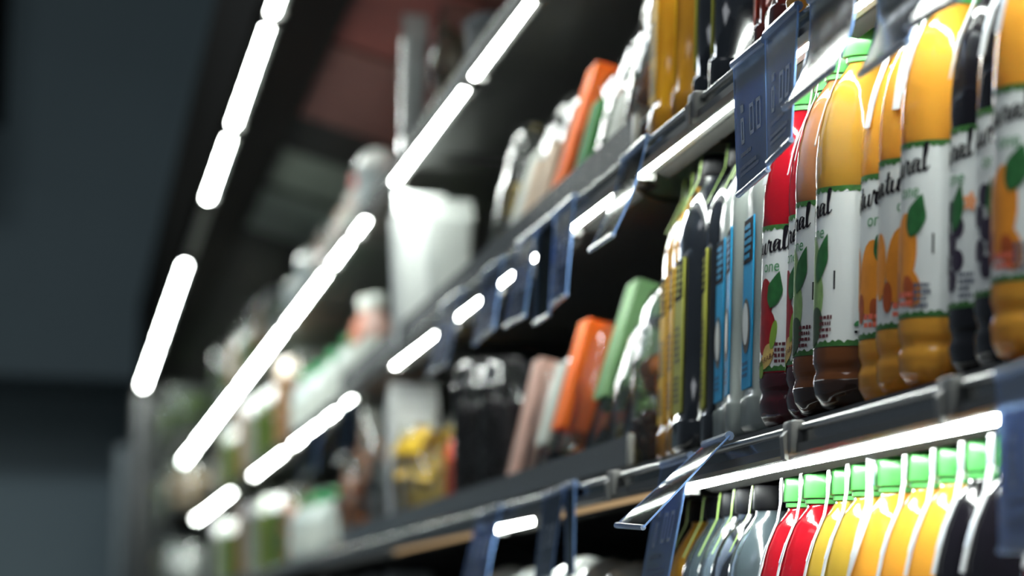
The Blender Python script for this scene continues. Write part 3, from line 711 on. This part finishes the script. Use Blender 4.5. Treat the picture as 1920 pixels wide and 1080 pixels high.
berry_cup(948, 4, .245, .045, 'clear cup of dark berries with a domed lid, half hidden by the pink sleeve', .02)

# smoky acrylic fences along the pack sections
def fence(row, pa, pb, h, label):
    y0, y1 = Yat(pa, .606, S[row] - CAMZ), Yat(pb, .606, S[row] - CAMZ); L = y1 - y0
    t = thing('shelf_fence', (.606, y0, S[row]), label, 'shelf fence', 'smoky acrylic fences on the shelf fronts')
    MB().box(-.0015, .0015, 0, L, 0, h).build('panel', M_FENCE, t, smooth=False)
    MB().rbox(-.003, .003, -.012, .002, 0, h + .001, .001).build('end_edge', mat('acrylic_edge', (.36, .36, .33), .3), t)
fence(3, 1190, 640, .037, 'smoky clear fence in front of the packs on the second shelf')
fence(4, 1180, 640, .033, 'smoky clear fence in front of the packs on the middle shelf')

# ------------------------------------------------------------------ price tags
def price_tag(tl, tr, br, bl, row, label, xb=None, yb=None, white=False, bulge=0.0, xt=RAILX - .005, paper=True):
    """corners are read as pixels; the two top ones sit on the rail, the lower ones hang at xb (or keep the depth of the top ones)"""
    P = [at(*tl, X=xt), at(*tr, X=xt)]
    if xb is not None: P += [at(*br, X=xb), at(*bl, X=xb)]
    else: P += [at(*br, Y=P[1].y), at(*bl, Y=P[0].y)]
    o = (P[0] + P[1]) / 2
    t = thing('price_tag', o, label, 'price tag', 'clear blue price tags hanging from the rails')
    Q = [p - o for p in P]
    MB().sheet(Q, 6, 10, .0012, bulge).build('holder', M_MILKY if white else M_BLUEPL if paper else M_PLAIN, t)
    n = (Q[1] - Q[0]).cross(Q[3] - Q[0]).normalized()
    def bil(u, v): return (Q[0] * (1 - u) + Q[1] * u) * (1 - v) + (Q[3] * (1 - u) + Q[2] * u) * v + n * bulge * math.sin(PI * v)
    MB().tube([bil(u, 1.0) for u in (0, .25, .5, .75, 1)], .0026, 8).build('bottom_lip', M_BLUEPL, t)
    for u in (0, 1): MB().tube([bil(u, v) for v in (0, .2, .4, .6, .8, 1)], .0009, 6).build('side_edge', M_BLUEDGE, t)
    MB().tube([bil(u, 0) for u in (0, .5, 1)], .0042, 8).build('hinge', M_BLUEPL, t)
    if paper:
        sg = 1 if n.x < 0 else -1
        c = MB().sheet([bil(.06, .22) - n * sg * .0016, bil(.94, .22) - n * sg * .0016, bil(.94, .96) - n * sg * .0016, bil(.06, .96) - n * sg * .0016], 4, 8, .0004, 0).build('price_card', M_PAPERBL, t)
        rnd = random.Random(int(tl[0])); mb = MB()
        for (cu, cv, w, h, r) in ((.5, .86, .72, .09, 2), (.42, .74, .5, .05, 1)):
            vs, fs = words2d(cu, cv, w, h, r, rnd)
            mb.add([bil(u, v) + n * sg * .0010 for u, v in vs], fs)
        mb.build('small_print', mat('print_greyblue', (.10, .13, .20), .6), c)
        mb = MB()
        for u0, v0, du, dv in ((.2, .46, .10, .20), (.48, .40, .14, .24), (.70, .40, .14, .24), (.2, .36, .1, .06)):
            for (a, b, c_, d) in ((u0, v0, u0 + du, v0 + .03), (u0, v0 + dv - .03, u0 + du, v0 + dv), (u0, v0, u0 + .03, v0 + dv), (u0 + du - .03, v0, u0 + du, v0 + dv)):
                mb.add([bil(a, b) + n * sg * .0010, bil(c_, b) + n * sg * .0010, bil(c_, d) + n * sg * .0010, bil(a, d) + n * sg * .0010], [(0, 1, 2, 3)])
        mb.build('price_figures', mat('print_palegrey', (.30, .36, .43), .6), c)
    return t
XT = RAILX - .006
price_tag((1376, 122), (1435, 74), (1440, 318), (1384, 366), 3, 'sharp blue clear price tag with pale figures, under the black jug', XT - .003)
price_tag((1437, 66), (1497, 10), (1484, 262), (1440, 306), 3, 'blue clear price tag half behind the sharp one, right of it', XT - .012)
price_tag((1520, 0), (1600, -62), (1563, 128), (1470, 203), 3, 'milky shining price tag swung out over the red bottle', XT - .03, white=True, bulge=.008, paper=False)
price_tag((1640, -58), (1715, -125), (1702, 78), (1612, 140), 3, 'milky shining price tag over the amber bottle, near the top edge', XT - .01, white=True, bulge=.008, paper=False)
price_tag((1722, -128), (1830, -215), (1800, -5), (1700, 52), 3, 'milky blurred price tag at the top edge over the orange bottles', XT - .02, white=True, bulge=.01, paper=False)
price_tag((1168, 300), (1214, 258), (1150, 440), (1106, 470), 3, 'clear price tag swinging outward in front of the second light strip', None, bulge=.004, paper=False)
price_tag((1044, 398), (1078, 368), (1062, 552), (1026, 582), 3, 'blue price tag left of the swinging one, nearest of the blurred cluster', XT - .010)
price_tag((1008, 428), (1040, 402), (1030, 590), (1002, 606), 3, 'pale narrow blue tag in the middle of the blurred cluster', XT - .015, paper=False)
price_tag((972, 458), (1006, 430), (984, 592), (946, 612), 3, 'blue price tag at the far side of the blurred cluster', XT - .015)
price_tag((908, 512), (944, 484), (926, 614), (888, 644), 3, 'blue price tag between two short lit strips', XT - .010)
price_tag((828, 574), (868, 545), (838, 680), (802, 704), 3, 'blurred blue price tag above the dark berries', XT - .010)
price_tag((1322, 834), (1368, 817), (1206, 989), (1156, 985), 4, 'clear price tag flipped up and sticking out toward the aisle', None, paper=False)
price_tag((1242, 872), (1296, 854), (1250, 1100), (1200, 1110), 4, 'blue price tag hanging behind the flipped up one', XT - .004)
price_tag((1020, 930), (1058, 914), (1034, 1078), (1002, 1090), 4, 'blurred blue tag hanging low with a bright edge', XT - .008)
price_tag((1060, 912), (1078, 905), (1076, 1074), (1062, 1080), 4, 'narrow blue tag just right of the bright edged low one', XT - .004, paper=False)
price_tag((896, 968), (940, 948), (912, 1092), (866, 1096), 4, 'blurred blue tag crossing the short bright strip', XT - .020)
price_tag((1872, 704), (1990, 664), (1992, 1030), (1876, 1032), 4, 'big dark blue blurred tag at the right edge', XT - .004)
price_tag((640, 770), (664, 752), (652, 850), (628, 868), 3, 'far blurred blue tag on the second rail beyond the white tubs', XT - .006, paper=False)
price_tag((572, 820), (602, 800), (592, 880), (562, 900), 3, 'farthest blurred blue tag on the second rail', XT - .006, paper=False)

# ------------------------------------------------------------------ blurred far goods
M_WRAP = clear('shiny_wrap', (0.94, 0.97, 0.94), 0.09, (0.80, 0.85, 0.81), 0.10, crinkle=.35, cscale=22)
def leafmat(n, c): return mat('leaf_' + n, c, .4, coat=.3, noise=.5, nscale=40)
LF = {'dark': (0.05, 0.11, 0.015), 'mid': (0.11, 0.20, 0.02), 'pale': (0.28, 0.38, 0.10), 'white': (0.80, 0.84, 0.78), 'olive': (0.20, 0.22, 0.03), 'red': (0.30, 0.05, 0.03), 'orange': (0.75, 0.24, 0.06), 'tan': (0.55, 0.40, 0.24), 'yellow': (0.66, 0.42, 0.015)}
def base_at(px, row, X=.66, Y=None): return (X, min(Y or Yat(px, X, S[row] - CAMZ), 17.5), S[row])
def leaf_blob(mb, rnd, n, rx, ry, z0, z1, size):
    n0 = len(mb.v)
    for k in range(n):
        c = Vector((rnd.uniform(-rx, rx), rnd.uniform(-ry, ry), rnd.uniform(z0, z1)))
        d = Vector((rnd.uniform(-1, 1), rnd.uniform(-1, 1), rnd.uniform(-.2, 1))).normalized(); s = d.cross(Vector((rnd.uniform(-1, 1), rnd.uniform(-1, 1), .3))).normalized()
        L = size * rnd.uniform(.7, 1.3); W = L * .4; nrm = d.cross(s) * L * .12
        mb.add([c - d * L / 2, c - s * W + nrm, c + d * L / 2, c + s * W + nrm, c - nrm * .5], [(0, 1, 4), (1, 2, 4), (2, 3, 4), (3, 0, 4)])
    mb.v[n0:] = [(x, y, max(z, .008)) for x, y, z in mb.v[n0:]]
def salad_bag(px, row, w, h, leaf, label, X=.70, fill=.8, top=None, depth=.05):
    """pillow bag: clear film over leaves, pinched seam on top"""
    t = thing('salad_bag', base_at(px, row, X, -px if px < 0 else None), label, 'bag', 'bagged produce on the far shelves'); rnd = random.Random(int(px * 3 + row))
    mb = MB(); leaf_blob(mb, rnd, 70, w * .36, depth * .7, h * .08, h * fill * .9, w * .5)
    mb.loft([(.006, w * .30, depth * .6, 2.5), (h * fill * .5, w * .36, depth * .7, 2.3), (h * fill * .85, w * .22, depth * .4, 2)], 16)
    o = mb.build('leaves', leafmat(leaf, LF[leaf]), t); o['kind'] = 'stuff'
    MB().loft([(0, w * .36, depth * .7, 3), (h * .12, w * .5, depth, 2.6), (h * .5, w * .54, depth * 1.1, 2.4), (h * .82, w * .48, depth * .7, 2.4), (h * .95, w * .44, .008, 3), (h, w * .45, .003, 4)], 28,
              wob=lambda a, z: 1 + .05 * math.sin(5 * a + z * 60)).build('film', M_WRAP, t)
    if top: MB().rbox(-w * .45, w * .45, -.006, .006, h * .86, h * 1.02, .003).build('header_card', mat('header_' + top, LF[top], .5), t)
    return t
def green_cap_bottle(px, row, h, r, label, X=.66, body=(.72, .78, .72), cap=(.05, .42, .14)):
    t = thing('dressing_bottle', base_at(px, row, X), label, 'bottle', 'small bottles and jars on the far shelves')
    MB().lathe([(r * .85, 0), (r, .006), (r, h * .62), (r * .85, h * .72), (r * .4, h * .84), (r * .38, h * .88)], 28).build('body', juice('cream_%.2f_%.2f_%.2f' % body, body, .2, .2, .5), t, sharp=60)
    MB().lathe([(r * .55, h * .86), (r * .56, h * .99), (r * .5, h)], 24).build('cap', mat('cap_%.2f_%.2f' % cap[:2], cap, .35, coat=.3), t, sharp=50)
    MB().lathe([(r * 1.01, h * .14), (r * 1.01, h * .52)], 28, cap0=False, cap1=False).build('label_band', mat('pale_label', (.66, .70, .62), .5, noise=.3, nscale=40), t)
def tub(px, row, r, h, col, label, X=.66, lid=(.75, .78, .75), Y=None):
    t = thing('tub', base_at(px, row, X, Y), label, 'tub', 'tubs on the far shelves')
    MB().lathe([(r * .78, 0), (r * .82, .004), (r * .97, h * .86), (r, h * .87)], 28).build('cup', mat('tub_%.2f_%.2f_%.2f' % col, col, .3, coat=.5, noise=.2), t, sharp=50)
    MB().lathe([(r * 1.04, h * .86), (r * 1.05, h * .90), (r * .98, h * .93), (r * .9, h * .99), (r * .7, h * 1.06), (r * .4, h * 1.11), (r * .1, h * 1.13)], 28).build('lid', mat('lid_%.2f_%.2f_%.2f' % lid, lid, .12, coat=.8), t, sharp=50)
def tall_carton(px, row, w, h, label, X=.66, m=None, depth=.045, Y=None):
    t = thing('carton', base_at(px, row, X, Y), label, 'carton', None)
    MB().loft([(0, w * .36, depth * .8, 5), (.01, w * .38, depth * .85, 6), (h * .82, w * .5, depth, 6), (h * .84, w * .5, depth, 6)], 36).build('body', m or M_WHITEPL, t, sharp=35)
    MB().add([(-w * .46, -depth, h * .835), (w * .46, -depth, h * .835), (w * .46, depth, h * .835), (-w * .46, depth, h * .835), (-w * .46, -.004, h), (w * .46, -.004, h), (w * .46, .004, h), (-w * .46, .004, h)],
             [(0, 1, 5, 4), (2, 3, 7, 6), (4, 5, 6, 7), (0, 4, 7, 3), (1, 2, 6, 5), (3, 2, 1, 0)]).build('gable', m or M_WHITEPL, t)
def veg_bunch(px, row, h, w, leaf, label, X=.66, stalk=(.62, .68, .55), Y=None):
    t = thing('leaf_vegetable', base_at(px, row, X, Y), label, 'vegetable', 'bunches of leaves on the far shelves'); rnd = random.Random(int(px + 31 * row))
    mb = MB()
    for k in range(9):
        a = rnd.uniform(0, 2 * PI); q = w * .3 * rnd.random()
        mb.tube([(q * .4 * math.cos(a), q * .4 * math.sin(a), .010), (q * math.cos(a), q * math.sin(a), h * .3), (q * 1.8 * math.cos(a), q * 1.8 * math.sin(a), h * .65)], [.012, .010, .005], 8)
    mb.build('stalks', mat('stalk_%.2f' % stalk[0], stalk, .35, coat=.4), t)
    mb = MB(); leaf_blob(mb, rnd, 110, w * .5, w * .5, h * .35, h, w * .42)
    o = mb.build('leaves', leafmat(leaf, LF[leaf]), t); o['kind'] = 'stuff'
# the pale items round the second joint
tall_carton(778, 3, .105, .292, 'tall white tapered carton under the end of the bright strip, second shelf', .640, m=mat('carton_white', (.90, .93, .90), .4, coat=.2))
tall_carton(838, 3, .085, .270, 'greyer tall carton close behind the white one, second shelf', .69, m=mat('carton_grey', (.55, .58, .55), .45))
tall_carton(768, 2, .052, .335, 'tall grey clear box with shining corner on the top shelf', .645, m=clear('clear_grey_box', (.55, .57, .56), .5, (.62, .65, .65), .10))
tall_carton(766, 4, .10, .285, 'white carton behind the yellow green bag, middle shelf', .645)
salad_bag(818, 4, .155, .20, 'yellow', 'yellow green bag beside the dark berries, middle shelf', .682, .95)
tub(846, 4, .015, .150, LF['red'], 'small red lidded tub peeking behind the yellow green bag', .70, (.70, .08, .02))
tall_carton(712, 4, .08, .27, 'white carton left of the yellow green bag, middle shelf', .83, Y=7.0)
# top shelf
for px, h, r, cap, lab in ((668, .19, .034, (.55, .06, .04), 'bottle with red cap standing beside the grey clear box, top shelf'), (640, .16, .036, (.70, .55, .45), 'pale bottle with beige cap, next after the red capped one on the top shelf'),
                           (612, .13, .04, (.75, .72, .68), 'pale jar past the beige capped bottle on the top shelf')):
    green_cap_bottle(px, 2, h, r, lab, .655, (.66, .58, .52), cap)
for px, h, lab in ((705, .17, 'clear lidded tub beside the grey clear box on the top shelf'), (585, .16, 'pale blue white jar in the middle of the far top shelf'), (560, .14, 'smaller pale jar next to the pale blue white one')):
    tub(px, 2, .05, h, (.62, .70, .70), lab)
salad_bag(636, 2, .14, .22, 'orange', 'orange and red pack behind the pale bottles, top shelf', .72)
salad_bag(540, 2, .17, .25, 'red', 'reddish bag behind the pale jars, top shelf', .90)
for i, (px, lf, h) in enumerate(((-10.4, 'mid', .15), (-10.83, 'pale', .15), (-11.26, 'white', .15), (-11.69, 'pale', .17), (-12.12, 'olive', .26), (-12.55, 'pale', .2), (-12.98, 'mid', .26), (-13.41, 'white', .18), (-13.84, 'dark', .26), (-14.27, 'mid', .28), (-14.70, 'dark', .3))):
    nm = ['white film bag at the near end of the top shelf bags', 'pale green bag second in the top shelf bags', 'white film bag third in the top shelf bags', 'pale bag fourth in the top shelf bags, beside the olive leaves', 'tall olive leaf bag on the top shelf',
          'pale green shining bag after the olive leaves, top shelf', 'mid green leaf bag on the far top shelf', 'small white bag on the far top shelf', 'dark green tall bag third from the far end, top shelf', 'mid green tall bag next to last on the top shelf', 'dark green bag last on the top shelf'][i]
    salad_bag(px, 2, .15 + .02 * (i > 5), h * 1.12, lf, nm, .70)
for i, px in enumerate((500, 450, 405, 372, 340)):
    veg_bunch(px, 2, .24, .16, ('olive', 'olive', 'dark', 'mid', 'dark')[i], ('near', 'second', 'middle', 'fourth', 'last')[i] + ' tall leafy bunch at the back of the far top shelf', .96, Y=9.5 + 1.7 * i)
# things high on the near top shelf, seen against the dark
for i, px in enumerate((905, 868, 830)):
    salad_bag(px, 3, .14, (.2, .24, .18)[i], ('dark', 'olive', 'mid')[i], ('green bag nearest the clear packs', 'olive bag behind the grey carton, deep', 'green bag beside the grey carton')[i] + ' at the back of the second shelf', .84)
salad_bag(880, 2, .12, .2, 'tan', 'tan bag beside the long bright strip on the top shelf', .66)
tub(925, 2, .05, .10, (.6, .6, .55), 'pale tub at the near end of the top shelf goods', .65)
# second shelf, far
for px, h, r, body, cap, lab in ((703, .20, .035, (.75, .50, .42), (.62, .66, .60), 'pink and white bottle left of the tall white carton, second shelf'), (682, .22, .036, (.72, .30, .20), (.70, .72, .66), 'red orange labelled bottle second left of the white carton'),
                                 (655, .165, .040, (.70, .76, .70), (.06, .40, .12), 'white bottle with green cap, nearest of the green capped ones, second shelf'), (628, .165, .040, (.72, .78, .72), (.05, .42, .14), 'white bottle with green cap, middle one on the second shelf'),
                                 (600, .17, .042, (.76, .80, .76), (.05, .44, .16), 'white bottle with green cap, third on the second shelf'), (572, .19, .042, (.74, .82, .78), (.10, .52, .24), 'white bottle with bright green cap, farthest green capped on the second shelf')):
    green_cap_bottle(px, 3, h, r, lab, .66, body, cap)
for i, (px, lf, h, lab) in enumerate(((-9.60, 'orange', .20, 'orange bag beyond the green capped bottles, second shelf'), (-10.13, 'tan', .17, 'tan bag next to the orange bag, second shelf'), (-10.66, 'mid', .18, 'fresh green bag in the middle of the far second shelf'),
                         (-11.19, 'dark', .2, 'dark green bag after the fresh green one, second shelf'), (-11.72, 'white', .17, 'white shining bag on the far second shelf'), (-12.25, 'pale', .19, 'pale green bag after the white shining bag'), (-12.78, 'dark', .22, 'dark green bag between pale bags, far second shelf'),
                         (-13.31, 'pale', .17, 'pale bag third from the far end of the second shelf'), (-13.84, 'tan', .19, 'tan bag second from the far end of the second shelf'), (-14.37, 'white', .16, 'small white bag at the far end of the second shelf'))):
    salad_bag(px, 3, .16, h * 1.33, lf, lab, .70)
for i, px in enumerate((470, 420, 385, 350, 322)):
    veg_bunch(px, 3, .26, .17, ('dark', 'mid', 'dark', 'mid', 'dark')[i], ('near', 'second', 'middle', 'fourth', 'last')[i] + ' dark leafy bunch at the back of the far second shelf', .96, Y=9.6 + 1.7 * i)
# middle shelf, far
for px, h, r, body, cap, lab in ((656, .17, .040, (.74, .60, .48), (.74, .76, .70), 'peach bottle nearest in the far part of the middle shelf'), (632, .16, .042, (.72, .80, .74), (.08, .46, .18), 'white bottle with green cap on the far middle shelf, nearer one'),
                                 (600, .17, .042, (.74, .82, .76), (.06, .44, .16), 'white bottle with green cap on the far middle shelf, middle one'), (570, .18, .042, (.74, .82, .76), (.06, .40, .14), 'white bottle with green cap on the far middle shelf, farther one')):
    green_cap_bottle(px, 4, h, r, lab, .66, body, cap)
for i, (px, lf, h, lab) in enumerate(((-6.85, 'white', .16, 'white bag in front of the white carton, middle shelf'), (-7.22, 'orange', .22, 'long orange and white bag on the middle shelf'), (-7.6, 'orange', .15, 'small orange bag beside the long orange one, middle shelf'),
                         (-9.65, 'orange', .17, 'peach orange bag beyond the green caps, middle shelf'), (-10.27, 'orange', .14, 'lower peach orange bag on the far middle shelf'), (-10.89, 'white', .20, 'bright white bag on the far middle shelf'),
                         (-11.51, 'dark', .17, 'dark leafy bag on the far middle shelf'), (-12.13, 'pale', .18, 'pale green bag on the far middle shelf'), (-12.75, 'mid', .16, 'green bag third from the far end of the middle shelf'), (-13.37, 'tan', .17, 'tan bag next to last on the middle shelf'), (-13.99, 'dark', .20, 'dark green bag last on the middle shelf'))):
    salad_bag(px, 4, .16, h * 1.33, lf, lab, .70)
for i, px in enumerate((460, 410, 372, 340, 316)):
    veg_bunch(px, 4, .26, .17, ('dark', 'mid', 'dark', 'mid', 'dark')[i], ('near', 'second', 'middle', 'fourth', 'last')[i] + ' dark leafy bunch at the back of the far middle shelf', .96, Y=9.2 + 1.7 * i)
# lower shelf, far: tops at the bottom edge
for i, px in enumerate((1190, 1140, 1092, 1045, 1000, 952, 905)):
    tub(px, 5, .052, .228 + .006 * (i % 3), (.60, .64, .60), ('first', 'second', 'third', 'fourth', 'fifth', 'sixth', 'seventh')[i] + ' clear lidded tub on the lower shelf, counted from the yellow jug', .665)
for i, px in enumerate((760, 715, 670, 625)):
    tall_carton(px, 5, .09, .285, ('nearest', 'second', 'third', 'farthest')[i] + ' white carton along the bottom edge, lower shelf', .66)
for i, px in enumerate((500, 450, 400, 350)):
    veg_bunch(px, 5, .26, .22, ('white', 'white', 'dark', 'tan')[i], ('white stalked bunch, nearer', 'white stalked bunch, farther', 'dark leafy bunch', 'tan leafy bunch')[i] + ' one on the far lower shelf', .66, (.72, .75, .70))

# domed shiny tubs along the front of the far shelves
for row, nm in ((2, 'top'), (3, 'second'), (4, 'middle')):
    for i, Y in enumerate([{2: 10.615, 3: 9.865, 4: 9.96}[row] + {2: .43, 3: .53, 4: .62}[row] * q for q in range(7)]):
        k = (i + row) % 4
        tub(0, row, .044, (.19 if row > 2 else .15) + .014 * k, ((.10, .17, .03), (.16, .22, .04), (.42, .46, .38), (.50, .27, .12))[k],
            '%s %s domed tub along the front edge of the far %s shelf' % (('nearest', 'second', 'third', 'fourth', 'fifth', 'sixth', 'farthest')[i], ('dark green', 'olive green', 'pale', 'brown')[k], nm), .640, ((.82, .84, .80), (.74, .80, .66), (.84, .84, .84), (.84, .70, .56))[k], Y=Y)
# goods on the deeper last section
for row, nm in ((2, 'top'), (3, 'second'), (4, 'middle')):
    for i, (Y, lf, h) in enumerate(((15.2, ('mid', 'tan', 'white')[row - 2], .20), (15.9, 'dark', .26), (16.6, ('pale', 'white', 'olive')[row - 2], .19), (17.3, ('mid', 'olive', 'tan')[row - 2], .24))):
        px = 300 + i
        t = salad_bag(px + row * 7, row, .17, h, lf, '%s produce bag, %s on the deep end section, %s shelf' % (('green', 'dark green', 'mixed', 'last')[i], ('first', 'second', 'third', 'fourth')[i], nm), .545)
        t.location.y = Y
for i, Y in enumerate((6.9, 7.25, 7.6, 7.95, 8.3)):
    tall_carton(0, 2, .17, .225, '%s brick red carton at the back of the top shelf' % ('nearest', 'second', 'third', 'fourth', 'farthest')[i], .86, mat('carton_red', (.42, .10, .06), .5, noise=.3, nscale=12), .14, Y=Y)
for i, Y in enumerate((9.9, 10.25)):
    tall_carton(0, 2, .17, .215, '%s grey green carton at the back of the top shelf past the red ones' % ('nearer', 'farther')[i], .86, mat('carton_greygreen', (.42, .50, .44), .5, noise=.3, nscale=12), .14, Y=Y)

# loose cable under the second shelf
pts = [at(1186, 346, X=.600), at(1205, 362, X=.62), at(1235, 374, X=.65), at(1275, 378, X=.70)]
o = pts[0].copy(); t = thing('loose_cable', o, 'brown loose cable sagging from the end of the bright light strip', 'cable')
MB().tube([p - o for p in pts], .0032, 8).build('cord', mat('cable_brown', (.10, .075, .05), .5), t)
MB().rbox(-.006, .006, -.008, .008, -.002, .008, .002).build('plug', M_GREYPL, t)

# any unused pattern piece goes away
for o in list(bpy.data.objects):
    if o.parent is None and o.type == 'EMPTY' and o.location.z < -2:
        for c in list(o.children_recursive): bpy.data.objects.remove(c)
        bpy.data.objects.remove(o)
